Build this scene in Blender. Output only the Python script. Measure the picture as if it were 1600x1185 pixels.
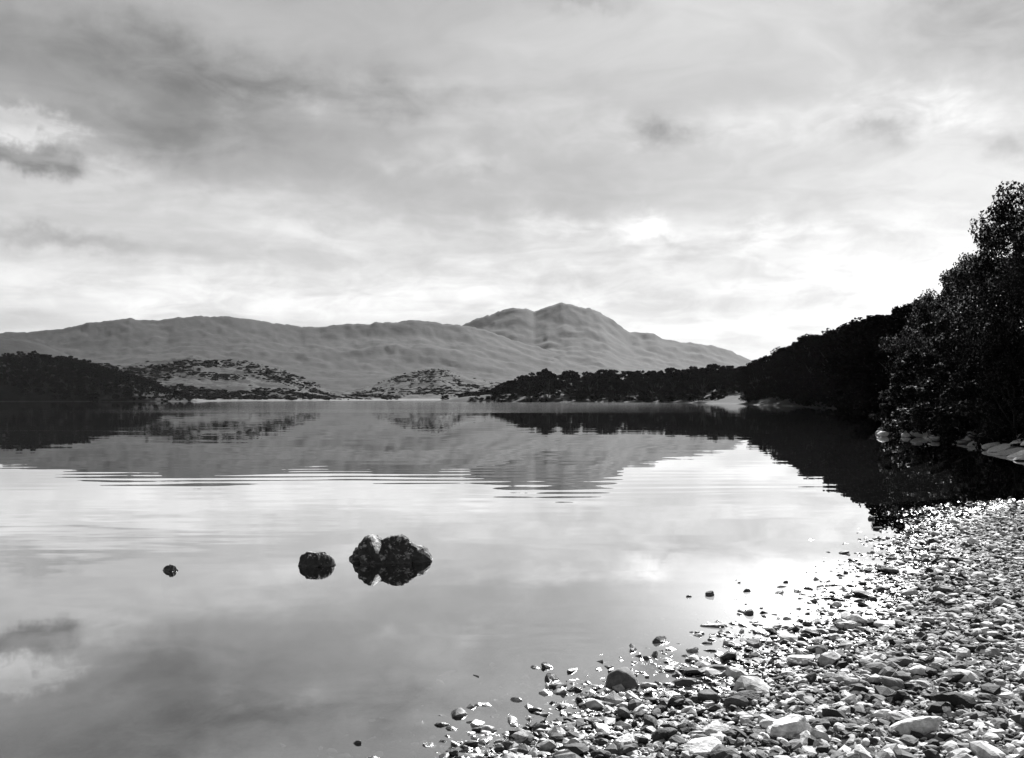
import bpy, bmesh, math, random
import numpy as np
from math import radians, sin, cos, pi

for o in list(bpy.data.objects): bpy.data.objects.remove(o)
SC = bpy.context.scene
COL = SC.collection

# ------------------------------------------------------------------ camera
F = 1570.0          # focal length in photograph pixels (1600 wide)
HOR = 623.5         # horizon row
CH = 1.7            # eye height over the water
PITCH = math.atan((HOR - 592.5) / F)
cam = bpy.data.cameras.new('camera'); camo = bpy.data.objects.new('camera', cam); COL.objects.link(camo)
cam.sensor_width = 36; cam.lens = 36 * F / 1600; cam.clip_start = .05; cam.clip_end = 30000
camo.location = (0, 0, CH); camo.rotation_euler = (pi / 2 + PITCH, 0, 0)
SC.camera = camo

# ------------------------------------------------------------------ light
SUN_AZ, SUN_EL = 24.0, 34.0          # degrees right of +Y, above the horizon
sun = bpy.data.lights.new('sun', 'SUN'); suno = bpy.data.objects.new('sun', sun); COL.objects.link(suno)
sun.energy = 5.0; sun.angle = radians(.53); sun.color = (1, 1, 1)   # monochrome photograph
suno.rotation_euler = (radians(90 - SUN_EL), 0, radians(180 - SUN_AZ))
suno.location = (0, 0, 60)
SC.view_settings.view_transform = 'Standard'; SC.view_settings.look = 'None'
SC.view_settings.exposure = 1.55; SC.view_settings.gamma = 1
SC.view_settings.use_curve_mapping = False
SC.cycles.max_bounces = 6; SC.cycles.diffuse_bounces = 2; SC.cycles.glossy_bounces = 3; SC.cycles.volume_bounces = 0; SC.cycles.transparent_max_bounces = 8


class G:
    """tiny wrapper for writing node maths as expressions"""
    def __init__(s, nt): s.nt = nt; s.n = nt.nodes; s.l = nt.links
    def node(s, t, **kw):
        n = s.n.new(t)
        for k, v in kw.items(): setattr(n, k, v)
        return n
    def put(s, sock, v):
        if v is None: return
        if hasattr(v, 'is_output'): s.l.new(v, sock)
        else: sock.default_value = v
    def m(s, op, a, b=None, c=None, clamp=False):
        n = s.node('ShaderNodeMath', operation=op, use_clamp=clamp)
        for i, v in enumerate((a, b, c)): s.put(n.inputs[i], v)
        return n.outputs[0]
    def add(s, a, b): return s.m('ADD', a, b)
    def sub(s, a, b): return s.m('SUBTRACT', a, b)
    def mul(s, a, b): return s.m('MULTIPLY', a, b)
    def div(s, a, b): return s.m('DIVIDE', a, b)
    def ss(s, v, a, b, lo=0., hi=1.):
        n = s.node('ShaderNodeMapRange', interpolation_type='SMOOTHSTEP')
        for i, q in enumerate((v, a, b, lo, hi)): s.put(n.inputs[i], q)
        return n.outputs[0]
    def lin(s, v, a, b, lo=0., hi=1.):
        n = s.node('ShaderNodeMapRange')
        for i, q in enumerate((v, a, b, lo, hi)): s.put(n.inputs[i], q)
        return n.outputs[0]
    def xyz(s, v):
        n = s.node('ShaderNodeSeparateXYZ'); s.put(n.inputs[0], v); return n.outputs
    def vec(s, x, y, z):
        n = s.node('ShaderNodeCombineXYZ')
        for i, q in enumerate((x, y, z)): s.put(n.inputs[i], q)
        return n.outputs[0]
    def vmul(s, v, k):
        n = s.node('ShaderNodeVectorMath', operation='MULTIPLY'); s.put(n.inputs[0], v); s.put(n.inputs[1], k); return n.outputs[0]
    def vadd(s, v, k):
        n = s.node('ShaderNodeVectorMath', operation='ADD'); s.put(n.inputs[0], v); s.put(n.inputs[1], k); return n.outputs[0]
    def noise(s, v, scale, detail=3., rough=.5, dist=0., col=False):
        n = s.node('ShaderNodeTexNoise'); s.put(n.inputs['Vector'], v)
        s.put(n.inputs['Scale'], scale); s.put(n.inputs['Detail'], detail); s.put(n.inputs['Roughness'], rough); s.put(n.inputs['Distortion'], dist)
        return n.outputs['Color' if col else 'Fac']
    def mix(s, f, a, b):           # float mix
        return s.add(a, s.mul(f, s.sub(b, a)))
    def gauss(s, d2): return s.m('EXPONENT', s.mul(d2, -1.0))


# ------------------------------------------------------------------ sky
W = bpy.data.worlds.new('World'); SC.world = W; W.use_nodes = True
W.node_tree.nodes.clear(); g = G(W.node_tree)
sky = g.node('ShaderNodeTexSky', sky_type='NISHITA', sun_disc=False)
sky.sun_elevation = radians(SUN_EL); sky.sun_rotation = radians(SUN_AZ); sky.altitude = 80; sky.dust_density = .6
bw = g.node('ShaderNodeRGBToBW'); g.l.new(sky.outputs[0], bw.inputs[0])
tc = g.node('ShaderNodeTexCoord')
d = tc.outputs['Generated']; dx, dy, dz = g.xyz(d)
az = g.m('ARCTAN2', dx, dy)                           # bearing, 0 straight up the loch
el = g.m('ARCSINE', g.m('MAXIMUM', g.m('MINIMUM', dz, 1.), -1.))
ev = g.m('MAXIMUM', dz, 0.0)
pl = g.vec(g.div(dx, g.add(ev, .10)), g.div(dy, g.add(ev, .10)), 0.0)   # flat cloud layer overhead
warp = g.vadd(pl, g.vmul(g.vadd(g.noise(pl, 1.1, 3, .55, 0, True), (-.5, -.5, -.5)), (1.1, 1.1, 0)))
n1 = g.noise(warp, .75, 6, .55)
n2 = g.noise(g.vadd(warp, (7.3, 2.1, 0)), 2.2, 6, .6)
n3 = g.noise(g.vadd(pl, (1.7, 9.1, 3)), .42, 4, .5)
veil = g.ss(g.add(g.mul(n1, .65), g.mul(n2, .35)), .40, .64)   # pale streaky cloud
murk = g.ss(n3, .45, .68)                                      # heavier grey cloud
# single clouds, and an added glow low on the right, at their own bearing and height, with edges broken by noise
fw = g.vec(az, el, 0.0)
fn = g.vadd(g.noise(fw, 9., 5, .6, 0, True), (-.5, -.5, -.5))
fn2 = g.vadd(g.noise(fw, 34., 4, .6, 0, True), (-.5, -.5, -.5))
fx, fy, _ = g.xyz(g.vadd(fw, g.vadd(g.vmul(fn, (.13, .07, 0)), g.vmul(fn2, (.04, .036, 0)))))
def blob(px, py, sx, sy, pw=1.0):
    a = math.atan((px - 800) / F); e = math.atan((HOR - py) / F)
    u = g.div(g.sub(fx, a), sx / F); v = g.div(g.sub(fy, e), sy / F)
    q = g.add(g.mul(u, u), g.mul(v, v))
    if pw != 1: q = g.m('POWER', q, pw)
    return g.gauss(q)
def total(lst):
    r = None
    for w, *a in lst:
        b = g.mul(blob(*a), w); r = b if r is None else g.add(r, b)
    return r
dark = total([(.58, 150, 110, 260, 42), (.5, 430, 135, 180, 34), (.3, 330, 190, 300, 60), (.45, 660, 155, 120, 28), (.75, 1048, 203, 42, 26), (.55, 1390, 238, 48, 22),
              (.6, 1540, 85, 130, 60), (.5, 1590, 262, 40, 16), (1.0, 38, 287, 62, 22, 1.6), (.6, 90, 392, 130, 16), (.5, 230, 220, 200, 50), (.45, 920, 4, 80, 14),
              (.35, 1040, 388, 60, 10), (.3, 700, 300, 380, 70)])
pale = total([(2.2, 42, 236, 60, 24, 1.8), (.5, 150, 285, 90, 22), (.8, 478, 165, 40, 24), (.5, 372, 160, 42, 20), (.5, 610, 240, 70, 18), (.45, 740, 262, 60, 14),
              (.6, 880, 350, 70, 22), (.95, 1000, 362, 46, 20), (.5, 1215, 375, 60, 16), (.5, 1440, 215, 140, 30), (.5, 1100, 200, 300, 30), (.4, 330, 320, 220, 26),
              (.35, 560, 370, 180, 22), (.62, 1200, 455, 520, 100), (.3, 350, 440, 420, 70), (.35, 300, 460, 500, 30)])  # the broad low patch at right is added sky glow that whitens the water
tex = g.noise(g.vmul(fw, (1., 2.1, 1.)), 19., 7, .62, .6); tex2 = g.noise(g.vadd(g.vmul(fw, (1., 2.4, 1.)), (3.3, 1.2, .7)), 13., 7, .6, .5)
pale = g.mul(pale, g.ss(tex, .30, .66, .35, 1.45)); dark = g.mul(dark, g.ss(tex2, .25, .70, .6, 1.2))
base = g.mul(g.m('POWER', bw.outputs[0], .56), 1.15)      # thin high cloud evens out the sky
v = g.mul(base, g.mix(veil, .82, 1.12))
v = g.mul(v, g.mix(murk, 1.08, .86))
v = g.mul(v, g.sub(1.0, g.mul(g.m('MINIMUM', dark, 1.2), .58)))
v = g.mul(v, g.add(1.0, g.mul(g.m('MINIMUM', pale, 1.6), .42)))
rgb = g.vec(v, v, v)
bg = g.node('ShaderNodeBackground'); g.l.new(rgb, bg.inputs['Color']); bg.inputs['Strength'].default_value = .0625
out = g.node('ShaderNodeOutputWorld'); g.l.new(bg.outputs[0], out.inputs['Surface'])

# ------------------------------------------------------------------ helpers
def unproject(px, py, z=0.0):
    a = (px - 800) / F; b = (592.5 - py) / F
    dy_, dz_ = cos(PITCH) - b * sin(PITCH), sin(PITCH) + b * cos(PITCH)
    t = (z - CH) / dz_
    return (a * t, dy_ * t)
def tag(o, label=None, cat=None, group=None, kind=None):
    if label: o['label'] = label
    if cat: o['category'] = cat
    if group: o['group'] = group
    if kind: o['kind'] = kind
    return o
def mesh_of(name, V, Fc, smooth=False):
    me = bpy.data.meshes.new(name)
    V = np.asarray(V, np.float32)
    if isinstance(Fc, np.ndarray):
        k = Fc.shape[1]; n = len(Fc)
        me.vertices.add(len(V)); me.vertices.foreach_set('co', V.ravel())
        me.loops.add(n * k); me.loops.foreach_set('vertex_index', Fc.astype(np.int32).ravel())
        me.polygons.add(n); me.polygons.foreach_set('loop_start', np.arange(0, n * k, k, dtype=np.int32))
        try: me.polygons.foreach_set('loop_total', np.full(n, k, np.int32))
        except Exception: pass
        me.update(calc_edges=True); me.validate()
    else:
        me.from_pydata([tuple(map(float, p)) for p in V], [], Fc); me.update()
    me.polygons.foreach_set('use_smooth', np.full(len(me.polygons), smooth, bool))
    return me
def obj(name, me, mat=None, parent=None, loc=(0, 0, 0), rot=(0, 0, 0), scale=(1, 1, 1)):
    o = bpy.data.objects.new(name, me); COL.objects.link(o)
    if mat and me is not None and not me.materials: me.materials.append(mat)
    o.parent = parent; o.location = loc; o.rotation_euler = rot; o.scale = scale
    return o
def grid_faces(nu, nv):
    i = np.arange((nu - 1) * (nv - 1)); a = (i // (nv - 1)) * nv + i % (nv - 1)
    return np.stack([a, a + nv, a + nv + 1, a + 1], 1)
def vnoise(P, seed=0):           # value noise, 2-D, numpy
    x, y = P[..., 0], P[..., 1]
    xi, yi = np.floor(x).astype(np.int64), np.floor(y).astype(np.int64); fx_, fy_ = x - xi, y - yi
    fx_, fy_ = fx_ * fx_ * (3 - 2 * fx_), fy_ * fy_ * (3 - 2 * fy_)
    def h(a, b):
        q = (a * 374761393 + b * 668265263 + seed * 1442695041) & 0x7fffffff
        q = ((q ^ (q >> 13)) * 1274126177) & 0x7fffffff
        return ((q ^ (q >> 16)) & 0xffff) / 65535.0
    return (h(xi, yi) * (1 - fx_) + h(xi + 1, yi) * fx_) * (1 - fy_) + (h(xi, yi + 1) * (1 - fx_) + h(xi + 1, yi + 1) * fx_) * fy_
def fbm(x, y, sc, oc=5, seed=0, ridged=False, gain=.5):
    s = 0; a = 1; t = 0; f_ = sc
    for k in range(oc):
        n = vnoise(np.stack([x * f_, y * f_], -1), seed + k * 17)
        if ridged: n = 1 - np.abs(2 * n - 1)
        s = s + a * n; t += a; a *= gain; f_ *= 2.03
    return s / t
def sdist(X, Y, poly):           # signed distance, > 0 inside the land polygon
    P = np.array(poly, float); Q = np.roll(P, -1, 0); best = np.full(X.shape, 1e18); ins = np.zeros(X.shape, bool)
    for (ax, ay), (bx, by) in zip(P, Q):
        ex, ey = bx - ax, by - ay
        t = np.clip(((X - ax) * ex + (Y - ay) * ey) / (ex * ex + ey * ey), 0, 1)
        best = np.minimum(best, (X - ax - t * ex) ** 2 + (Y - ay - t * ey) ** 2)
        if by != ay:
            c = ((ay > Y) != (by > Y)) & (X < (bx - ax) * (Y - ay) / (by - ay) + ax); ins ^= c
    return np.where(ins, 1, -1) * np.sqrt(best)
def smooth_poly(pts, it=2):      # rounds an open polyline
    P = [tuple(p) for p in pts]
    for _ in range(it):
        q = [P[0]]
        for a, b in zip(P[:-1], P[1:]):
            q += [(a[0] * .75 + b[0] * .25, a[1] * .75 + b[1] * .25), (a[0] * .25 + b[0] * .75, a[1] * .25 + b[1] * .75)]
        P = q + [P[-1]]
    return P

# ------------------------------------------------------------------ materials (all greys: a black-and-white photograph)
def new_mat(name):
    m = bpy.data.materials.new(name); m.use_nodes = True; m.node_tree.nodes.clear()
    return m, G(m.node_tree)
def finish(g, shader, vol=None, disp=None):
    o = g.node('ShaderNodeOutputMaterial')
    if shader is not None: g.l.new(shader, o.inputs['Surface'])
    if vol is not None: g.l.new(vol, o.inputs['Volume'])
def grey(g, v): return g.vec(v, v, v)
def princ(g, col, rough=.8, spec=.3, normal=None):
    p = g.node('ShaderNodeBsdfPrincipled'); g.put(p.inputs['Base Color'], col); g.put(p.inputs['Roughness'], rough); g.put(p.inputs['Specular IOR Level'], spec)
    if normal is not None: g.put(p.inputs['Normal'], normal)
    return p.outputs[0]
def bump(g, h, strength, dist):
    b = g.node('ShaderNodeBump'); g.put(b.inputs['Strength'], strength); g.put(b.inputs['Distance'], dist); g.put(b.inputs['Height'], h); return b.outputs[0]
def pos(g): return g.node('ShaderNodeNewGeometry').outputs['Position']

def mat_rock(name, attr=None, lo=.5, hi=1.35, pale_top=0.0):
    """dry stone; tone comes from the object's own colour or a per-stone attribute; wet and darker near and under the water line"""
    m, g = new_mat(name)
    if attr:
        a = g.node('ShaderNodeAttribute'); a.attribute_name = attr; tone = a.outputs['Fac']
        co = pos(g)
    else:
        oi = g.node('ShaderNodeObjectInfo'); bwn = g.node('ShaderNodeRGBToBW'); g.l.new(oi.outputs['Color'], bwn.inputs[0]); tone = bwn.outputs[0]
        co = pos(g)
    n = g.noise(co, 22, 6, .65); f_ = g.noise(co, 140, 3, .6)
    t = g.mul(tone, g.lin(n, .3, .7, lo, hi)); t = g.mul(t, g.lin(f_, .3, .7, .85, 1.12))
    if pale_top:
        ln = g.ss(g.noise(g.vadd(co, (3, 1, 5)), 13, 6, .7), .50, .60)
        nz = g.xyz(g.node('ShaderNodeNewGeometry').outputs['Normal'])[2]
        t = g.mix(g.mul(ln, g.ss(nz, .42, .8)), t, pale_top)  # pale noise blotches, kept to upward faces
    z = g.xyz(co)[2]
    wet = g.ss(g.add(z, g.mul(g.sub(n, .5), .05)), .035, .0)
    t = g.mul(t, g.mix(wet, 1.0, .42))
    nrm = bump(g, g.add(n, g.mul(f_, .35)), .5, .012)
    finish(g, princ(g, grey(g, t), g.mix(wet, .8, .22), g.mul(g.mix(wet, .25, .5), g.ss(z, -.008, .004)), nrm)); return m
M_STONE = mat_rock('stone'); M_SHINGLE = mat_rock('shingle_stone', 'tone'); M_BOULDER = mat_rock('boulder_rock', None, .45, 1.6, pale_top=.30)

def mat_ground(name, a, b, sc, a2=None, shore=None, rough=.95, sharp=.10):
    m, g = new_mat(name); p = pos(g)
    n = g.noise(p, sc, 7, .62); n2 = g.noise(p, sc * 6.3, 5, .6)
    t = g.mix(g.ss(g.add(g.mul(n, .7), g.mul(n2, .3)), .5 - sharp, .5 + sharp), a, b)
    if shore:
        z = g.xyz(p)[2]
        t = g.mix(g.ss(g.add(z, g.mul(g.sub(n2, .5), shore[2])), shore[1], shore[1] * .5), t, g.mul(shore[0], g.lin(n2, .3, .7, .6, 1.3)))
    finish(g, princ(g, grey(g, t), rough, .1, bump(g, n2, .4, .3 / sc * .1))); return m

def mat_leaf(name, a, b, trans, gloss=.3, rough=.45):
    m, g = new_mat(name)
    oi = g.node('ShaderNodeObjectInfo'); p = pos(g)
    n = g.noise(p, 1.3, 3, .6); t = g.mix(g.ss(n, .35, .65), a, b); t = g.mul(t, g.lin(oi.outputs['Random'], 0, 1, .8, 1.2))
    s1 = princ(g, grey(g, t), rough, gloss)
    tr = g.node('ShaderNodeBsdfTranslucent'); g.put(tr.inputs['Color'], grey(g, g.mul(trans, g.ss(g.noise(p, 7., 2, .5), .53, .66))))   # thin young leaves among thick old ones
    ad = g.node('ShaderNodeAddShader'); g.l.new(s1, ad.inputs[0]); g.l.new(tr.outputs[0], ad.inputs[1])
    finish(g, ad.outputs[0]); return m
M_LEAF = mat_leaf('leaf', .004, .009, .05, .02, .6)
M_FARLEAF = mat_leaf('far_foliage', .003, .006, .001, .0, .9)
def mat_bark():
    m, g = new_mat('bark'); n = g.noise(g.vmul(pos(g), (6, 6, 1.2)), 3, 5, .6)
    finish(g, princ(g, grey(g, g.lin(n, .3, .7, .006, .02)), .9, .1)); return m
M_BARK = mat_bark()

# ------------------------------------------------------------------ ground sheet under everything
m_bed = mat_ground('lake_bed_mud', .012, .02, .05)
gx = np.linspace(-6500, 6500, 41); gy = np.linspace(-6500, 7300, 41)
X, Y = np.meshgrid(gx, gy, indexing='ij'); Z = -4 - 1.2 * fbm(X, Y, .002, 3)
ground = obj('ground', mesh_of('ground', np.stack([X, Y, Z], -1).reshape(-1, 3), grid_faces(41, 41), True), m_bed); tag(ground, kind='structure')

# ------------------------------------------------------------------ water
def mat_water():
    m, g = new_mat('loch_water'); p = pos(g); x, y, z = g.xyz(p)
    # long lazy ripples, crests mostly across the view
    w1 = g.noise(g.vmul(p, (.22, .95, 1)), 1.0, 2, .5, .3, True)
    w2 = g.noise(g.vmul(p, (.9, 3.4, 1)), 1.0, 2, .5, .2, True)
    c1x, c1y, _ = g.xyz(g.vadd(w1, (-.5, -.5, -.5))); c2x, c2y, _ = g.xyz(g.vadd(w2, (-.5, -.5, -.5)))
    def patch(cx, cy, rx, ry):
        n = g.node('ShaderNodeVectorMath', operation='MULTIPLY_ADD'); g.put(n.inputs[0], p); n.inputs[1].default_value = (1 / rx, 1 / ry, 0); n.inputs[2].default_value = (-cx / rx, -cy / ry, 0)
        q_ = g.node('ShaderNodeVectorMath', operation='LENGTH'); g.l.new(n.outputs[0], q_.inputs[0])
        return g.ss(q_.outputs['Value'], 1.9, 0.)
    train = g.mul(g.add(patch(-4, 21, 9, 4), g.mul(patch(1.5, 18.2, 4, 2.2), .9)), g.ss(g.noise(g.vmul(p, (.3, .45, 1)), 1, 2, .5), .34, .62, .25, 1.25))
    nearr = patch(.25, 7.1, .45, .35); leftr = patch(-6.5, 13, 3.5, 2.5)
    wv = g.m('SINE', g.add(g.mul(g.add(y, g.mul(x, -.035)), 2 * pi / .95), g.mul(g.sub(g.noise(g.vmul(p, (.18, .5, 1)), 1, 2, .5), .5), 9.)))
    sy = g.add(g.add(g.mul(c1y, .010), g.mul(c2y, .004)), g.add(g.mul(g.mul(wv, train), .0042), g.mul(c2y, g.add(g.mul(nearr, .11), g.mul(leftr, .06)))))
    sx = g.add(g.mul(c1x, .004), g.mul(c2x, .003))
    nv = g.node('ShaderNodeVectorMath', operation='NORMALIZE'); g.put(nv.inputs[0], g.vec(sx, sy, 1.0)); nrm = nv.outputs[0]
    # breeze-ruffled belts far out
    bn = g.noise(g.vmul(p, (.012, .05, 1)), 1, 4, .6)
    belt = g.mul(g.ss(g.add(y, g.mul(g.sub(bn, .5), 26)), 112, 128), g.mul(g.ss(g.add(g.sub(x, g.mul(y, .19)), g.mul(bn, 40)), 50, -10), g.ss(g.add(x, g.mul(y, .28)), -30, 10)))
    ln = g.noise(g.vmul(p, (.02, .35, 1)), 1, 4, .6)
    lb = g.mul(g.m('MINIMUM', g.add(patch(-27, 54, 9, 5), g.mul(patch(-62, 135, 40, 30), .7)), 1.0), g.ss(ln, .42, .62))
    ruff = g.m('MINIMUM', g.add(g.mul(belt, g.lin(bn, .3, .7, .75, 1.)), lb), 1.0)
    geo = g.node('ShaderNodeNewGeometry')
    dt = g.node('ShaderNodeVectorMath', operation='DOT_PRODUCT'); g.l.new(geo.outputs['Incoming'], dt.inputs[0]); g.l.new(nrm, dt.inputs[1])
    ct = g.m('ABSOLUTE', dt.outputs['Value'])
    fr = g.add(.02, g.mul(.98, g.m('POWER', g.sub(1.0, g.m('MINIMUM', ct, 1.)), 1.65)))
    gl = g.node('ShaderNodeBsdfGlossy'); gl.distribution = 'GGX'; g.put(gl.inputs['Color'], (1, 1, 1, 1)); g.put(gl.inputs['Roughness'], g.mul(ruff, .085)); g.put(gl.inputs['Normal'], nrm)
    sh = g.node('ShaderNodeBsdfGlossy'); sh.distribution = 'GGX'; g.put(sh.inputs['Color'], (1, 1, 1, 1)); g.put(sh.inputs['Roughness'], .40)
    mg = g.node('ShaderNodeMixShader'); g.put(mg.inputs[0], g.mul(patch(2.6, 8.2, 1.5, 1.9), .10)); g.l.new(gl.outputs[0], mg.inputs[1]); g.l.new(sh.outputs[0], mg.inputs[2])
    tr = g.node('ShaderNodeBsdfTransparent'); g.put(tr.inputs['Color'], (.5, .5, .5, 1))
    mx = g.node('ShaderNodeMixShader'); g.put(mx.inputs[0], fr); g.l.new(tr.outputs[0], mx.inputs[1]); g.l.new(mg.outputs[0], mx.inputs[2])
    finish(g, mx.outputs[0]); return m
wx = np.array([-5000, -1500, -400, -100, -30, 0, 30, 100, 400, 1500, 5000.]); wy = np.array([-60, -10, 0, 10, 30, 80, 200, 500, 1000, 2000, 3600.])
X, Y = np.meshgrid(wx, wy, indexing='ij')
water = obj('water', mesh_of('water', np.stack([X, Y, X * 0], -1).reshape(-1, 3), grid_faces(11, 11)), mat_water()); tag(water, kind='structure')

# ------------------------------------------------------------------ mountains and moors: range-and-bearing height fields
def skyfn(pts):
    a = np.array(pts, float); return lambda px: np.interp(px, a[:, 0], a[:, 1])
def ridge(name, sky, R, front, back, mat, nu=900, nv=120, px0=-700, px1=2300, amp=.25, nsc=.0025, seed=1, base=-3.0, crag=0.0, pw=1.25, margin=0.0):
    S = skyfn(sky); px = np.linspace(px0, px1, nu); v = np.concatenate([np.linspace(-1, 0, int(nv * .72)), np.linspace(0, 1, nv - int(nv * .72))[1:]]); nv = len(v)
    PX, V = np.meshgrid(px, v, indexing='ij'); ang = np.arctan((PX - 800) / F)
    wob = (fbm(PX + 3e3, PX * 0 + 7.5, .0022, 2, seed + 5) - .5) * front * .3
    r = R + wob * (1 - np.abs(V)) + np.where(V < 0, V * front, V * back)
    Xw, Yw = r * np.sin(ang), r * np.cos(ang)
    top = (HOR - S(PX)) / F * (r * np.cos(ang)) + CH - margin
    cr = (fbm(Xw, Yw, .045 * F / R, 6, seed + 9, False, .68) - .5) * crag * R / F * np.clip(1.1 - np.abs(V), 0, 1)
    wx_ = fbm(Xw, Yw, nsc * .7, 3, seed + 40) * 1.2 / nsc; n = fbm(Xw + wx_, Yw - wx_ * .6, nsc, 6, seed, True); t = 1 - np.abs(V)
    prof = np.where(V < 0, t ** pw, t ** .8)
    h = np.maximum(top + cr, base + .5)
    fine = fbm(Xw, Yw, nsc * 9, 4, seed + 3, True) * .3; carve = amp * (1 - n + fine) * np.clip(4 * t * (1 - t) * 1.2, 0, 1)
    Z = base + (h - base) * np.clip(prof - carve * prof ** .5, 0, None)
    me = mesh_of(name, np.stack([Xw, Yw, Z], -1).reshape(-1, 3), grid_faces(nu, nv)[:, ::-1], True)
    o = obj(name, me, mat); tag(o, kind='structure'); o['span'] = 0; del o['span']
    return o, (Xw, Yw, Z)

m_mtn = mat_ground('mountain_side', .005, .018, .009)
m_mtn2 = mat_ground('ridge_side', .004, .015, .009)
m_moor = mat_ground('moor_grass', .004, .032, .05, shore=(.10, 2.5, 1.0), sharp=.05)
m_dark = mat_ground('wooded_ground', .006, .015, .03, shore=(.03, .6, .3))
m_dark2 = mat_ground('right_wood_floor', .008, .02, .05, shore=(.035, .35, .2))
ben, _ = ridge('mountain', [(-700, 640), (300, 620), (560, 560), (690, 520), (730, 505), (770, 490), (805, 482), (822, 483), (835, 487), (855, 479), (878, 474), (900, 478), (921, 480), (938, 487), (955, 500), (985, 518), (1025, 522),
      (1036, 528), (1080, 535), (1105, 540), (1140, 547), (1172, 562), (1260, 585), (1500, 600), (2300, 610)], 5200, 2300, 1500, m_mtn, amp=.27, nsc=.0013, seed=3, crag=10)
rdg, _ = ridge('mountain_ridge', [(-700, 535), (-200, 528), (0, 521), (60, 518), (130, 508), (180, 500), (200, 497), (225, 500), (260, 499), (300, 495), (330, 494), (380, 497), (420, 503), (470, 511), (520, 509), (600, 504), (655, 501), (690, 505),
      (730, 508), (800, 530), (900, 560), (1100, 610), (2300, 625)], 4300, 1900, 1300, m_mtn2, amp=.27, nsc=.0015, seed=11, crag=9)
spur, _ = ridge('hill_spur', [(-700, 500), (-200, 515), (0, 527), (40, 531), (70, 540), (110, 556), (160, 585), (220, 622), (400, 640), (2300, 640)], 2100, 700, 500, m_mtn2, nu=300, nv=50, px0=-700, px1=500, amp=.25, nsc=.003, seed=21, crag=3)
moor, moorP = ridge('moor_hill', [(-700, 570), (0, 566), (100, 566), (150, 566), (195, 572), (240, 564), (275, 560), (300, 557), (345, 561), (390, 568), (430, 577), (460, 588), (485, 601), (520, 611), (560, 617), (640, 622), (700, 626), (2300, 640)],
      1150, 430, 300, m_moor, nu=360, nv=70, px0=-500, px1=800, amp=.35, nsc=.011, seed=31, crag=9, pw=1.0)
moor2, moor2P = ridge('moor_knoll', [(300, 640), (480, 626), (540, 612), (580, 603), (610, 590), (650, 578), (685, 575), (700, 578), (725, 587), (755, 595), (790, 603), (850, 612), (900, 620), (1000, 626), (2300, 640)],
      1500, 480, 300, m_moor, nu=260, nv=60, px0=300, px1=1100, amp=.35, nsc=.010, seed=41, crag=8, pw=1.0)
head, headP = ridge('wooded_headland', [(-700, 560), (0, 566), (60, 566), (130, 580), (190, 590), (240, 606), (285, 622), (330, 630), (2300, 640)], 760, 55, 200, m_dark, nu=260, nv=50, px0=-500, px1=380, amp=.1, nsc=.02, seed=51, crag=3, pw=.5)

# ------------------------------------------------------------------ wooded shore: promontory and the hillside running back to the inlet
SHORE = smooth_poly([(-46, 548), (-38, 525), (-8, 512), (30, 503), (58, 485), (74, 425), (74, 350), (69, 296), (64, 230), (55.5, 167), (40, 112), (29.5, 80), (21.4, 56), (18.2, 42), (15.6, 31.5), (20, 28.4), (30, 26), (45, 24)], 2)
LAND = SHORE + [(700, 20), (1100, 700), (600, 1000), (60, 800), (-30, 640)]
def land_z(X, Y):
    dd = sdist(X, Y, LAND); dd = dd + (fbm(X, Y, .12, 3, 61) - .5) * np.clip(Y / 60, .3, 5)
    up = np.where(dd < 0, dd * .35, .16 * np.minimum(dd, 4) + np.clip(dd - 3, 0, 40) * np.interp(Y, [0, 60, 120, 300, 500, 560], [.42, .34, .30, .26, .2, .1]) + np.clip(dd - 43, 0, 400) * .08)
    return np.maximum(up, -4.5) + np.clip(dd, 0, 6) / 6 * (fbm(X, Y, .15, 4, 62) - .5) * 1.0
th = np.concatenate([np.linspace(-.14, .62, 300), np.linspace(.63, 1.45, 60)]); rr = np.exp(np.linspace(math.log(22), math.log(900), 210))
T, R_ = np.meshgrid(th, rr, indexing='ij'); X, Y = R_ * np.sin(T), R_ * np.cos(T)
shore_land = obj('wooded_hillside', mesh_of('wooded_hillside', np.stack([X, Y, land_z(X, Y)], -1).reshape(-1, 3), grid_faces(len(th), len(rr))[:, ::-1], True), m_dark2); tag(shore_land, kind='structure')

# ------------------------------------------------------------------ beach
U = unproject
BEACH_EDGE = smooth_poly([(-3.2, -14), (-2.4, -2), (-1.7, 2.5), U(850, 1250), U(915, 1202), U(962, 1168), U(1005, 1130), U(1060, 1088), U(1170, 1058), U(1275, 1020), U(1335, 975), U(1392, 928), U(1432, 884), U(1462, 846), U(1490, 808), U(1560, 792), U(1640, 786), (13, 16.4), (22, 17.5), (32, 21), (45, 22)], 2)
BEACH = BEACH_EDGE + [(45, -14)]
def beach_z(X, Y):
    s = sdist(X, Y, BEACH) + (fbm(X, Y, 1.3, 3, 71) - .5) * .35
    z = np.where(s > 0, .04 * np.minimum(s, 1.5) + .055 * np.clip(s - 1.5, 0, 4.5) + .02 * np.maximum(s - 6, 0), np.where(s > -1.4, .026 * s, -.036 + (s + 1.4) * .16))
    return np.maximum(z, -4.4) + (fbm(X, Y, 1.8, 3, 72) - .5) * .036
bx_ = np.concatenate([np.arange(-26, -4, .6), np.arange(-4, 12, .1), np.arange(12, 46, .6)]); by_ = np.concatenate([np.arange(-14, 2, .5), np.arange(2, 20, .1), np.arange(20, 44, .6)])
X, Y = np.meshgrid(bx_, by_, indexing='ij')
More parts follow.
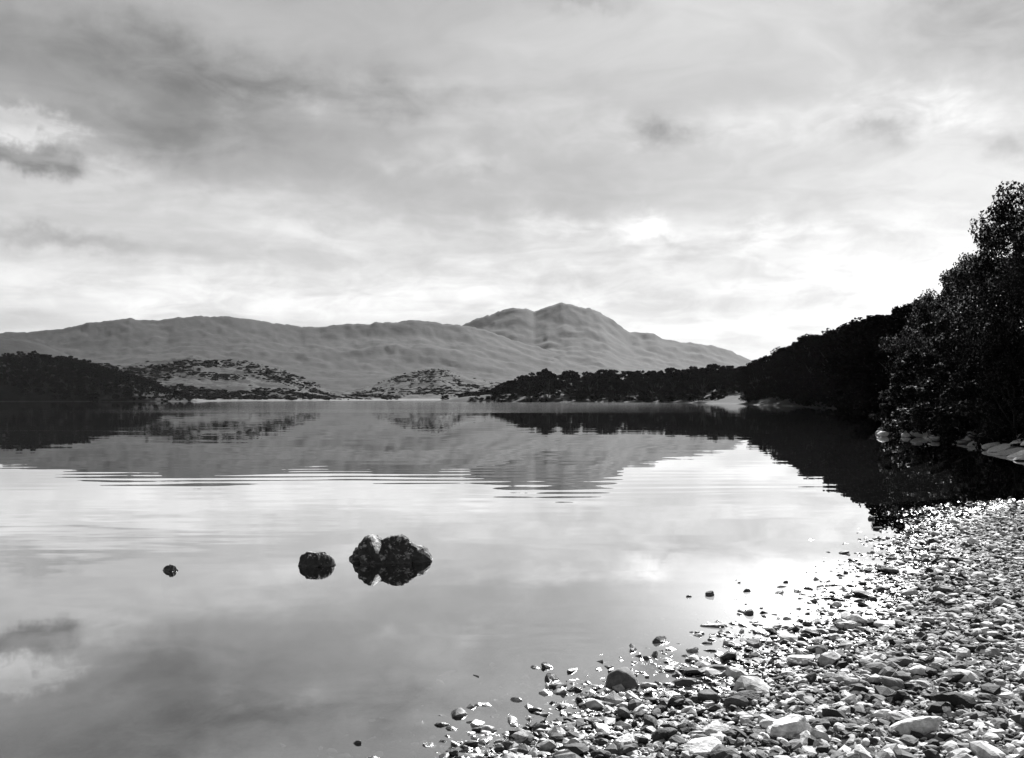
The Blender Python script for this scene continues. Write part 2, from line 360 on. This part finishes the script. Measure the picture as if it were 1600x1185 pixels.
def mat_beach():
    m, g = new_mat('beach_grit'); p = pos(g)
    vo = g.node('ShaderNodeTexVoronoi'); g.put(vo.inputs['Vector'], p); g.put(vo.inputs['Scale'], 34.)
    n = g.noise(p, 5, 4, .6); bwn = g.node('ShaderNodeRGBToBW'); g.l.new(vo.outputs['Color'], bwn.inputs[0])
    t = g.mul(g.lin(bwn.outputs[0], .2, .8, .008, .04), g.lin(n, .3, .7, .7, 1.2)); z = g.xyz(p)[2]
    wet = g.ss(z, .03, -.01); t = g.mul(t, g.mix(wet, 1., .5)); t = g.mix(g.ss(z, -.15, -.9), t, .016)
    finish(g, princ(g, grey(g, t), g.mix(wet, .9, .35), g.mul(.3, g.ss(z, -.008, .004)), bump(g, vo.outputs['Distance'], .8, .02))); return m
beach = obj('beach', mesh_of('beach', np.stack([X, Y, beach_z(X, Y)], -1).reshape(-1, 3), grid_faces(len(bx_), len(by_)), True), mat_beach()); tag(beach, kind='structure')
def bz(x, y): return float(beach_z(np.array([x], float), np.array([y], float))[0])

# ------------------------------------------------------------------ stones
def ico(sub):
    bm = bmesh.new(); bmesh.ops.create_icosphere(bm, subdivisions=sub, radius=1); bm.verts.ensure_lookup_table()
    V = np.array([v.co[:] for v in bm.verts]); Fa = np.array([[v.index for v in f.verts] for f in bm.faces]); bm.free(); return V, Fa
ICO = {k: ico(k) for k in (1, 2, 3, 4, 5)}
def facet_rock(seed, sub=2, planes=11, rough=.03, lo=.62):
    """a stone with flat broken faces: unit directions cut by random planes"""
    r = np.random.default_rng(seed); V, Fa = ICO[sub]
    n = r.normal(size=(planes, 3)); n /= np.linalg.norm(n, axis=1)[:, None]; dd = r.uniform(lo, 1., planes)
    q = V @ n.T; rad = np.min(np.where(q > .05, dd[None] / np.maximum(q, .05), 9.), 1); rad = np.minimum(rad, 1.15)
    P = V * rad[:, None]; P += r.normal(size=P.shape) * rough
    P -= (P.max(0) + P.min(0)) / 2; P /= (P.max(0) - P.min(0)) / 2
    return P, Fa
rng = np.random.default_rng(5); random.seed(5)
ROUND = mesh_of('rounded_stone', *facet_rock(150, 4, 90, .003, .93), True)
ROCKME = [mesh_of('stone', *facet_rock(100 + k, 4, 8 + k % 4, .012, .45)) for k in range(10)]
PEBME = [mesh_of('pebble', *facet_rock(200 + k, 2, 6 + k % 4, .03, .42)) for k in range(12)]

# beach shingle: the bulk of it, one part of the beach
def beach_points(n, seed, ymin=3.4, ymax=18.5, smin=-1.5, smax=9):
    r = np.random.default_rng(seed); out = []
    while sum(map(len, out)) < n:
        k = n * 4; D = ymin + (ymax - ymin) * r.random(k) ** 1.35; px = r.uniform(420, 1760, k); x = (px - 800) / F * D
        D2 = D
        s = sdist(x, D2, BEACH); keep = (s > smin) & (s < smax) & (r.random(k) < np.clip((s + 1.1) / .75, .05, 1)) & (r.random(k) < .25 + .75 * D2 / ymax)
        out.append(np.stack([x, D2, s], 1)[keep])
    return np.concatenate(out)[:n]
NPEB = 44000
P0 = beach_points(NPEB, 7)
r = np.random.default_rng(8)
size = np.exp(r.normal(math.log(.0185), .52, NPEB)).clip(.008, .060)      # half length
tone = np.where(r.random(NPEB) < .46, r.uniform(.26, .58, NPEB), r.uniform(.012, .08, NPEB))
VV, FF, TT = [], [], []; off = 0
PR = [facet_rock(300 + k, 1, 6 + k % 3, .05, .4) if k % 2 else facet_rock(300 + k, 2, 12, .02, .72) for k in range(16)]
zz = beach_z(P0[:, 0], P0[:, 1])
for k in range(NPEB):
    V, Fa = PR[k % 16]; a, b = r.uniform(0, 2 * pi), r.normal() * .36; c = r.normal() * .36
    sx_, sy_, sz_ = size[k], size[k] * r.uniform(.55, .9), size[k] * r.uniform(.2, .55)
    p = V * (sx_, sy_, sz_)
    Rz = np.array([[cos(a), -sin(a), 0], [sin(a), cos(a), 0], [0, 0, 1]]); Rx = np.array([[1, 0, 0], [0, cos(b), -sin(b)], [0, sin(b), cos(b)]]); Ry = np.array([[cos(c), 0, sin(c)], [0, 1, 0], [-sin(c), 0, cos(c)]])
    p = p @ (Rz @ Rx @ Ry).T + (P0[k, 0], P0[k, 1], zz[k] + sz_ * r.uniform(-.2, .75))
    VV.append(p); FF.append(Fa + off); off += len(V); TT.append(np.full(len(V), tone[k]))
me = mesh_of('shingle', np.concatenate(VV), np.concatenate(FF))
at = me.attributes.new('tone', 'FLOAT', 'POINT'); at.data.foreach_set('value', np.concatenate(TT).astype(np.float32))
sh = obj('shingle', me, M_SHINGLE, beach); tag(sh, kind='stuff')

# the larger stones of the beach, each its own
P1 = beach_points(262, 17, 4.2, 12.5, -.35, 7)
for k in range(len(P1)):
    x, y, s = P1[k]; L = float(np.exp(r.normal(math.log(.052), .30))) * (.8 + .35 * min(1, 7 / y)); hgt = L * r.uniform(.32, .6)
    o = obj('stone', PEBME[k % 12], M_STONE, beach, (x, y, bz(x, y) + hgt * .55), (r.normal() * .2, r.normal() * .2, r.uniform(0, 2 * pi)), (L, L * r.uniform(.55, .85), hgt))
    t = r.uniform(.26, .58) if r.random() < .48 else r.uniform(.015, .10); o.color = (t, t, t, 1)

def place_stone(px, py, w, h, tone, label, group=None, seed=0, name='stone', cat='stone', depth=.75, yaw=None, sink=.35, tilt=.12):
    """px, py: foot of the stone; w, h: seen size in photograph pixels"""
    x, y = U(px, py, 0.0); z0 = bz(x, y); base = max(z0, -.02)
    x, y = U(px, py, base); L = w / F * y / 2; H = max(h / F * y / 2 / (1 - sink * .5), .008)
    zc = base + H * (1 - sink)
    if cat == 'wet': cat = 'stone'; top = h / F * y * .8; lowz = min(z0, -top); zc, H = (top + lowz) / 2, (top - lowz) / 2
    o = obj(name, ROCKME[seed % 10], M_STONE, None, (x, y + L * depth * .6, zc), (random.gauss(0, tilt), random.gauss(0, tilt), random.uniform(-.4, .4) if yaw is None else yaw), (L, L * depth, H))
    o.color = (tone * .85,) * 3 + (1,)
    return tag(o, label, cat, group)
BIG = [
 (1240, 1152, 78, 48, .62, 'large white angular stone with a pointed corner on the shingle', 3, .7),
 (1100, 1182, 82, 34, .60, 'broad white flat-topped stone at the lower edge of the shingle', 5, .8),
 (1120, 1150, 62, 26, .55, 'long pale stone lying behind the broad white one', 1, .6),
 (1435, 1150, 104, 44, .58, 'long pale humped stone with a black shadowed front', 7, .5),
 (1168, 1100, 52, 32, .05, 'dark rounded stone at the edge of the dry shingle', 2, .8),
 (1255, 1040, 54, 22, .60, 'smooth white flat stone among grey wet stones', 4, .9),
 (1395, 1078, 52, 32, .22, 'grey lumpy boulder on the shingle', 6, .8),
 (1445, 1076, 36, 20, .28, 'grey stone resting beside the lumpy grey boulder', 8, .8),
 (1477, 1118, 24, 28, .60, 'white upright wedge-shaped stone on the shingle', 9, .7),
 (1335, 984, 30, 22, .60, 'pale rounded stone sitting in the wet shallows', 0, .9),
 (1385, 982, 40, 16, .60, 'pale flat stone next to dark wet stones', 4, .8),
 (1508, 1030, 30, 26, .55, 'pale block-shaped stone high on the shingle', 3, .8),
 (1545, 1100, 44, 26, .08, 'dark flat stone half buried in pale shingle', 2, .6),
 (1040, 1160, 50, 36, .05, 'black jagged stone beside the water at the shingle foot', 7, .7),
 (975, 1172, 34, 28, .58, 'white stone capping the tip of the shingle', 5, .8),
 (1060, 1105, 40, 30, .07, 'dark wet stone on the narrow end of the shingle', 1, .8),
 (1110, 1098, 46, 28, .09, 'dark grey wet stone touching the dark rounded stone', 6, .8),
 (1350, 935, 40, 20, .14, 'grey wet stone at the corner of the waterline', 2, .9),
 (1392, 898, 46, 18, .10, 'low wet grey slab awash at the waterline', 8, .9),
 (1180, 1012, 30, 18, .20, 'grey square stone awash in the glare', 3, .8),
]
for k, (px, py, w, h, t, lab, sd, dp) in enumerate(BIG): place_stone(px, py, w * .82, h * .55, t, lab, None, sd, depth=dp)
WET = [
 (973, 1078, 54, 34, .10, 'round smooth grey stone standing alone in the shallows', 9, .9),
 (1033, 1009, 28, 11, .09, 'diamond-shaped grey stone in the bright shallows', 1, .8),
 (868, 1080, 22, 8, .04, 'thin dark wedge of stone pointing out of the water', 3, .5),
 (910, 1097, 22, 11, .05, 'dark blocky stone between the round stone and the open water', 5, .8),
 (930, 1130, 50, 9, .02, 'flat black lens-shaped stone just above the water', 4, .5),
 (838, 1117, 26, 6, .03, 'low dark sliver of stone with a paler stone behind', 8, .5),
 (935, 1102, 12, 5, .04, 'small dark stone under the blocky one', 2, .8),
 (746, 1147, 20, 6, .05, 'small dark stone with a pale top at the open water', 6, .6),
 (735, 1168, 26, 8, .04, 'dark curved stone at the outer edge of the shallows', 7, .6),
 (781, 1168, 12, 7, .30, 'tiny pale-faced stone between two dark ones', 0, .8),
 (706, 1184, 20, 10, .03, 'dark stone farthest out along the foot of the shingle', 5, .8),
 (850, 1174, 54, 9, .04, 'long thin dark stone leading to the shingle tip', 4, .35),
 (815, 1147, 10, 5, .04, 'lone dark pebble in open water off the shingle', 1, .8),
 (558, 1169, 14, 6, .05, 'lone dark pebble well out in the grey water', 2, .7),
 (1110, 935, 15, 9, .07, 'three-cornered dark stone in the white glare', 3, .8),
 (1115, 984, 40, 5, .12, 'long flat grey stone barely breaking the glare', 4, .5),
 (1113, 1005, 15, 4, .14, 'short flat stone inshore of the long flat one', 8, .6),
 (1210, 1001, 14, 6, .14, 'small grey stone next to the square stone awash', 6, .8),
]
for k, (px, py, w, h, t, lab, sd, dp) in enumerate(WET):
    o = place_stone(px, py, w, h, t, lab, None, sd, depth=dp, cat='wet', tilt=.04)
    if k == 0: ROUND.materials.append(M_STONE); o.data = ROUND
for k, (px, py, w, h) in enumerate([(1077, 937, 10, 4), (1168, 929, 13, 6), (1228, 915, 8, 5), (1283, 922, 13, 7), (1155, 915, 5, 3), (1362, 814, 10, 6), (1373, 830, 17, 5), (1320, 868, 18, 5), (1329, 879, 8, 5),
      (1322, 900, 9, 6), (1398, 843, 6, 3), (1388, 804, 8, 3), (1357, 908, 8, 4), (1190, 955, 6, 3), (1420, 868, 10, 4), (1300, 935, 9, 5), (1250, 940, 7, 3)]):
    place_stone(px, py, w, h, .05, 'small dark stone poking through the white glare off the beach', 'small dark stones in the shallows', k, depth=.7, cat='wet', tilt=.04)

# the three rocks standing in the loch
def craggy(seed, sub, planes, lobes, rough, sx, sy, sz, groove=None):
    r_ = np.random.default_rng(seed); V, Fa = ICO[sub]
    best = np.zeros(len(V))
    P = np.zeros_like(V)
    for (cx, cy, cz, rx, ry, rz, sd) in lobes:
        q = np.random.default_rng(sd); n = q.normal(size=(planes, 3)); n /= np.linalg.norm(n, axis=1)[:, None]; dd = q.uniform(.7, 1., planes)
        S = V / np.array([rx, ry, rz])                       # march outwards along each direction to leave the lobe
        best_t = np.zeros(len(V))
        for t in np.linspace(.02, 1.6, 160):
            p = (V * t - (cx, cy, cz)) / (rx, ry, rz)
            inside = (p @ n.T <= dd[None]).all(1) & ((p ** 2).sum(1) < 1.2)
            best_t = np.where(inside, t, best_t)
        best = np.maximum(best, best_t)
    P = V * best[:, None]
    nz = fbm(P[:, 0] * 3 + P[:, 2] * 1.7 + 9, P[:, 1] * 3 - P[:, 2] * 2.3 + 5, 1.6, 5, seed)
    P = P * (1 + (nz - .5)[:, None] * rough)
    return P * (sx, sy, sz), Fa
def loch_rock(name, px, py, wpx, hpx, lobes, seed, label, tone, rough=.35, depth=.7, flat=.9):
    x, y = U(px, py); k = y / F
    P, Fa = craggy(seed, 5, 12, lobes, rough, 1, 1, 1)
    P[:, 0] -= (P[:, 0].max() + P[:, 0].min()) / 2; P[:, 0] *= wpx * k / (P[:, 0].max() - P[:, 0].min())
    P[:, 1] *= depth * wpx * k / (P[:, 1].max() - P[:, 1].min())
    if flat < 1: c_ = P[:, 2].max() * flat; hi = P[:, 2] > c_; P[hi, 2] = c_ + (P[hi, 2] - c_) * .25
    up = P[:, 2] > 0; P[up, 2] *= hpx * k / P[:, 2].max(); P[~up, 2] *= .3 / max(1e-3, -P[:, 2].min())
    o = obj(name, mesh_of(name, P, Fa), M_BOULDER, None, (x, y + depth * wpx * k * .35, -.005)); o.color = (tone,) * 3 + (1,)
    tag(o, label, 'rock'); return o
loch_rock('boulder', 606, 880, 140, 41, [(-.30, 0, -.1, .52, .5, .62, 1), (.28, .02, -.1, .62, .5, .66, 2), (-.78, -.05, -.1, .26, .2, .22, 3), (.02, 0, -.12, .62, .5, .60, 4), (.62, 0, -.1, .42, .4, .45, 6), (-.55, 0, -.1, .4, .4, .42, 8)], 9, 'big craggy black boulder with a cleft top standing in calm water', .022, .4)
loch_rock('low_rock', 493, 886, 59, 22, [(-.3, 0, -.1, .5, .5, .5, 5), (.3, 0, -.1, .55, .5, .5, 6), (0, 0, -.1, .6, .6, .48, 7)], 19, 'low block of dark rock beside the big cleft boulder', .022, .3)
loch_rock('small_rock', 263, 893, 27, 11, [(0, 0, -.1, .8, .6, .7, 21)], 29, 'small dark rock standing alone in open water', .03, .3, .7, 1.0)

# ------------------------------------------------------------------ trees
def tube(P, R, n=7):
    V, Fa = [], []
    for k, (p, r_) in enumerate(zip(P, R)):
        a = np.array(P[min(k + 1, len(P) - 1)]) - np.array(P[max(k - 1, 0)]); a = a / (np.linalg.norm(a) + 1e-9)
        u = np.cross(a, (0.3, .9, .1)); u /= np.linalg.norm(u) + 1e-9; w = np.cross(a, u)
        for j in range(n): V.append(np.array(p) + r_ * (cos(2 * pi * j / n) * u + sin(2 * pi * j / n) * w))
    for k in range(len(P) - 1):
        for j in range(n): Fa.append([k * n + j, k * n + (j + 1) % n, (k + 1) * n + (j + 1) % n, (k + 1) * n + j])
    return np.array(V), np.array(Fa)
def tree_meshes(seed, clumps, per, leaf, H=1.0, wid=.36, low=.12, trunk_r=.022):
    """unit-height tree: trunk with limbs; crown of leaf-sized faces in uneven clumps"""
    r_ = np.random.default_rng(seed); V, Fa, off = [], [], 0
    def add(P, R, n=6):
        nonlocal off
        v, f = tube(P, R, n); V.append(v); Fa.append(f + off); off += len(v)
    lean = r_.normal(size=2) * .04; hgt = .72
    sp = [(lean[0] * t * t, lean[1] * t * t, t * hgt - .04) for t in np.linspace(0, 1, 6)]
    add(sp, np.linspace(trunk_r, trunk_r * .3, 6), 8)
    C = []
    for k in range(clumps):
        u = r_.random() ** 1.05; z = low + (1 - low) * u
        wmax = wid * math.sqrt(max(.05, 1 - ((u - .38) / .68) ** 2)) ; a = r_.uniform(0, 2 * pi); q = wmax * math.sqrt(r_.uniform(.15, 1)) * r_.uniform(.75, 1.15)
        rad = r_.uniform(.07, .13) * (1.15 - .4 * u)
        c = np.array([cos(a) * q, sin(a) * q, min(z, 1 - rad * .6)]); C.append((c, rad))
        if k % 2 == 0:
            b = sp[min(5, max(1, int(u * 4)))]; mid = (np.array(b) + c) / 2 + (0, 0, -.02)
            add([b, mid, c], [trunk_r * .42, trunk_r * .28, trunk_r * .1], 5)
    n = clumps * per; ci = np.repeat(np.arange(clumps), per)
    cc = np.array([c for c, _ in C])[ci]; rd = np.array([q for _, q in C])[ci]
    dv = r_.normal(size=(n, 3)); dv /= np.linalg.norm(dv, axis=1)[:, None]
    pp = cc + dv * (rd * r_.random(n) ** .45)[:, None] * (1.1, 1.1, .8)
    nn = dv * .6 + r_.normal(size=(n, 3)) * .6 + (0, 0, .35); nn /= np.linalg.norm(nn, axis=1)[:, None]
    t1 = np.cross(nn, r_.normal(size=(n, 3))); t1 /= np.linalg.norm(t1, axis=1)[:, None] + 1e-9; t2 = np.cross(nn, t1)
    s = (leaf * r_.uniform(.6, 1.3, n))[:, None]
    Q = np.stack([pp - t1 * s, pp + t2 * s * .55 + nn * s * .12, pp + t1 * s, pp - t2 * s * .55 + nn * s * .12], 1).reshape(-1, 3)
    return mesh_of('trunk', np.concatenate(V), np.concatenate(Fa), True), mesh_of('crown', Q, np.arange(n * 4).reshape(-1, 4))
def plant(name, pair, leafmat, loc, h, wscale=1.0, label=None, cat='tree', group=None, stem='trunk', crown='crown'):
    e = obj(name, None, None, None, loc, (0, 0, random.uniform(0, 2 * pi)), (h * wscale, h * wscale, h)); e.empty_display_size = .1
    for nm, me_, mt in ((stem, pair[0], M_BARK), (crown, pair[1], leafmat)):
        o = bpy.data.objects.new(nm, me_); COL.objects.link(o); o.parent = e
        if not me_.materials: me_.materials.append(mt)
    return tag(e, label, cat, group)
def lz(x, y): return float(land_z(np.array([x], float), np.array([y], float))[0])
def toppx(px, y, S): return (HOR - S) / F * y + CH

NEAR = [tree_meshes(500 + k, 70, 330, .0105, wid=.42, low=.06, trunk_r=.02) for k in range(4)]
BUSH = [tree_meshes(540 + k, 34, 300, .024, wid=.62, low=.08, trunk_r=.02) for k in range(3)]
MID = [tree_meshes(560 + k, 46, 130, .022, wid=.44, low=.03) for k in range(5)]
FARP = [tree_meshes(580 + k, 26, 60, .05, wid=.46, low=.0) for k in range(5)]

# big trees on the near bank of the inlet
near_spots = [  # px, distance, skyline row, label
 (1640, 37, 268, 'tallest leafy tree overhanging the end of the rocky bank', .72),
 (1578, 41, 312, 'leafy tree with a bulging side next to the tallest one', .60),
 (1545, 47, 375, 'dense tree below the bulging one on the bank', .66),
 (1506, 54, 408, 'dark tree stepping down the bank toward the hillside', .72),
 (1470, 62, 436, 'rounded tree at the near end of the wooded hillside', .80),
 (1720, 38, 225, 'tall leafy tree on the bank behind the rock ledge', .9),
 (1620, 50, 372, 'dark leafy tree filling the back of the bank', 1.0),
]
for k, (px, D, S, lab, ws) in enumerate(near_spots):
    S += 14
    x = (px - 800) / F * D; z = lz(x, D); plant('broadleaf_tree', NEAR[k % 4], M_LEAF, (x, D, z - .15), toppx(px, D, S) - z + .15, ws, lab, 'tree', 'big trees on the bank of the inlet')
bush_spots = [(1585, 34, 560, 'leafy bush hanging over the rock ledge', 1.0), (1540, 37, 575, 'leafy bush above the ledge beside the pale rocks', 1.0), (1500, 41, 560, 'sunlit bush leaning over the pale rocks', 1.1),
 (1475, 44, 555, 'speckled sunlit bush in front of the dark trees', 1.1), (1440, 52, 575, 'bush at the corner where the bank meets the hillside', 1.1), (1412, 60, 612, 'low bush above the last pale rock of the bank', 1.2), (1610, 36, 500, 'tall leafy bush under the tallest tree', .9), (1520, 44, 500, 'tall shrub filling the gap under the trees', .9)]
for k, (px, D, S, lab, ws) in enumerate(bush_spots):
    x = (px - 800) / F * D; z = max(lz(x, D), .1); plant('bush', BUSH[k % 3], M_LEAF, (x, D, z - .2), toppx(px, D, S) - z + .2, ws, lab, 'bush', 'bushes along the bank of the inlet', 'stem', 'foliage')

SKYL = skyfn([(640, 626), (680, 621), (735, 615), (760, 606), (790, 600), (820, 588), (850, 578), (880, 573), (910, 577), (930, 578), (960, 573), (990, 576), (1030, 580), (1060, 576), (1100, 571), (1130, 573), (1150, 576), (1163, 573), (1180, 564), (1215, 548), (1240, 536), (1270, 526), (1300, 521), (1330, 511), (1370, 498), (1400, 492), (1440, 484), (1470, 470), (1500, 440), (1800, 300)])
def forest(n, yr, dr, hr, protos, mat, name, label, group, seed, mind):
    q = np.random.default_rng(seed); got = []
    y = np.exp(q.uniform(math.log(yr[0]), math.log(yr[1]), 9000)); px = q.uniform(670, 1475, 9000); x = (px - 800) / F * y
    dd = sdist(x, y, LAND); k = (dd > dr[0]) & (dd < dr[1]); x, y, px = x[k], y[k], px[k]; zs = land_z(x, y)
    for x_, y_, p_, z in zip(x, y, px, zs):
        if len(got) >= n: break
        if any((x_ - a) ** 2 + (y_ - b) ** 2 < mind * mind for a, b in got): continue
        h = min(q.uniform(*hr), toppx(p_, y_, SKYL(p_) + q.uniform(-3, 6)) - z)
        if h < 2.2: continue
        got.append((x_, y_)); plant(name, protos[len(got) % len(protos)], mat, (x_, y_, z - .3), h + .3, q.uniform(.95, 1.35) * min(1.6, max(1, 7 / h)), label, 'tree', group)
    return len(got)
c1 = forest(60, (66, 150), (2.0, 34), (8, 14), MID, M_FARLEAF, 'hillside_tree', 'dark tree massed on the hillside above the inlet', 'trees on the near hillside', 1, 3.2)
c2 = forest(90, (150, 330), (3.0, 60), (10, 16), MID, M_FARLEAF, 'hillside_tree', 'dark tree on the long wooded slope running down to the promontory', 'trees on the long wooded slope', 2, 5)
c3 = forest(150, (400, 640), (1.2, 60), (8, 13), FARP, M_FARLEAF, 'promontory_tree', 'black tree in the wood covering the low promontory across the water', 'trees on the promontory', 3, 6)
# wood on the left headland
HX, HY, HZ = (a.ravel() for a in headP); q = np.random.default_rng(77); idx = [i for i in q.permutation(len(HX)) if HZ[i] > .2 and 640 < HY[i] < 830 and -40 < 800 + F * HX[i] / HY[i] < 300]
SKH = skyfn([(-100, 548), (0, 551), (60, 550), (100, 556), (140, 568), (190, 578), (230, 594), (270, 612), (300, 620)]); hp = []
for i in idx:
    if len(hp) >= 210: break
    x, y, z = HX[i], HY[i], HZ[i]
    if any((x - a) ** 2 + (y - b) ** 2 < 64 for a, b in hp): continue
    px = 800 + F * x / y; h = min(q.uniform(9, 15), toppx(px, y, SKH(px) + q.uniform(-4, 4)) - z)
    if h < 3: continue
    hp.append((x, y)); plant('headland_tree', FARP[len(hp) % 5], M_FARLEAF, (x, y, z - .5), h + .5, q.uniform(1, 1.4), 'black tree in the wood on the headland across the loch', 'tree', 'trees on the far headland')
print('trees', c1, c2, c3, len(hp))
# heather and scrub on the moors: nobody could count it
def scrub(name, P, n, pxr, yr, seed, smin, smax, label, ex=None):
    X_, Y_, Z_ = (a.ravel() for a in P); q = np.random.default_rng(seed); pxs = 800 + F * X_ / Y_
    ok = np.where((Z_ > 1.0) & (pxs > pxr[0]) & (pxs < pxr[1]) & (Y_ > yr[0]) & (Y_ < yr[1]))[0]
    cl = fbm(X_[ok], Y_[ok], .02, 3, seed); ok = ok[cl > np.quantile(cl, .4)]
    V, Fa = ICO[1]; VV, FF, i = [], [], []
    while len(i) < n:                                     # thickets of uneven size, and a few strays
        c = q.choice(ok); rad = q.choice([6., 14., 26., 40.], p=[.35, .35, .2, .1]); near = ok[(np.abs(X_[ok] - X_[c]) < rad * 1.8) & (np.abs(Y_[ok] - Y_[c]) < rad)]
        i += list(q.choice(near, max(2, int(rad * q.uniform(.7, 1.6)))))
    for k, j in enumerate(i):
        s = smin + (smax - smin) * q.random() ** 2; p = V * (1 + q.normal(size=(len(V), 1)) * .22) * (s * q.uniform(.8, 1.6), s, s * .4)
        VV.append(p + (X_[j] + q.normal() * 4, Y_[j] + q.normal() * 4, Z_[j] + s * .2)); FF.append(Fa + k * len(V))
    o = obj(name, mesh_of(name, np.concatenate(VV), np.concatenate(FF)), M_FARLEAF); tag(o, label, 'scrub', None, 'stuff')
scrub('scrub', moorP, 9000, (100, 620), (700, 1300), 5, .4, 2.6, 'patchy dark scrub and heather on the moorland hill')
scrub('scrub', moor2P, 3500, (480, 900), (1000, 1600), 6, .5, 2.8, 'patchy dark scrub on the pale moorland knoll')

# ------------------------------------------------------------------ far bank of the inlet: pale rocks and the layered ledge
def bank_rock(px, py, w, h, t, label, sd, name='bank_rock', depth=.7, yaw=0., group=None):
    x, y = U(px, py, 0.05); L = w / F * y / 2; H = h / F * y / 2
    o = obj(name, ROCKME[sd % 10], M_STONE, None, (x, y + L * depth * .5, H * .75), (random.gauss(0, .15), random.gauss(0, .15), yaw), (L, L * depth, H)); o.color = (t * .9,) * 3 + (1,)
    return tag(o, label, 'rock', group)
for k, (px, py, w, h, t, lab) in enumerate([(1381, 681, 18, 10, .6, 'last pale rock at the waterline below the low bush'), (1416, 682, 14, 8, .6, 'small pale rock between two larger ones on the bank'), (1436, 682, 26, 16, .55, 'pale tilted rock at the waterline under the bushes'),
     (1450, 675, 22, 16, .6, 'pale rock leaning on the tilted one'), (1477, 672, 20, 20, .62, 'white upright rock at the foot of the bushes'), (1492, 684, 30, 14, .55, 'pale flat rock at the start of the rock ledge'), (1505, 678, 22, 16, .5, 'grey rock above the pale flat one'),
     (1520, 690, 24, 16, .25, 'grey stone at the waterline before the ledge'), (1400, 672, 12, 8, .4, 'small grey rock tucked under the low bush'), (1462, 688, 16, 8, .3, 'grey stone at the waterline below the white upright rock')]):
    bank_rock(px, py, w, h, t, lab, k)
ex, ey = U(1575, 706, .05)
led = obj('rock_ledge', None, None, None, (ex, ey, 0)); led.empty_display_size = .1; tag(led, 'pale layered rock ledge slanting into the water under the bushes', 'rock')
q = np.random.default_rng(91)
for k in range(16):
    px = 1515 + (k % 8) * 17 + q.uniform(-5, 5); row = k // 8
    x, y = U(px, 690 + (px - 1515) * .24 - row * 11, .1); L = q.uniform(.42, .7)
    o = obj('slab', ROCKME[(k * 3) % 10], M_STONE, led, (x - ex, y - ey + .2, .05 + row * .28 + q.uniform(-.03, .05)), (q.normal() * .08, -.22 + q.normal() * .06, .5 + q.normal() * .12), (L, L * .5, q.uniform(.07, .13)))
    t = q.uniform(.25, .6); o.color = (t, t, t, 1)
for k in range(26):    # stones of the bank between and behind the rocks
    px = q.uniform(1375, 1600); py = 676 + max(0, px - 1500) * .28 - q.uniform(0, 10); x, y = U(px, py, .1); L = q.uniform(.1, .28)
    o = obj('stone', PEBME[k % 12], M_STONE, shore_land, (x, y + .2, max(lz(x, y), 0) + L * .2), (0, 0, q.uniform(0, 6)), (L, L * .7, L * .5)); t = q.uniform(.1, .5); o.color = (t, t, t, 1)

# ------------------------------------------------------------------ haze
m, g = new_mat('haze_air'); pv = g.node('ShaderNodeVolumePrincipled'); pv.inputs['Color'].default_value = (.9, .9, .9, 1); pv.inputs['Density'].default_value = 1.75e-5; pv.inputs['Anisotropy'].default_value = 0
finish(g, None, pv.outputs[0])
zt = max(float(max((o.matrix_world @ v.co).z for v in o.data.vertices)) for o in (ben, rdg, spur)) + 40
a, b, c, e = -7000, 7000, -7000, 8000
hv = [(x, y, z) for x in (a, b) for y in (c, e) for z in (-7.5, zt)]
hz = obj('haze', mesh_of('haze', hv, [(0, 1, 3, 2), (4, 6, 7, 5), (0, 4, 5, 1), (2, 3, 7, 6), (0, 2, 6, 4), (1, 5, 7, 3)]), m); tag(hz, 'thin pale summer haze lying over the whole loch', 'haze', None, 'stuff')
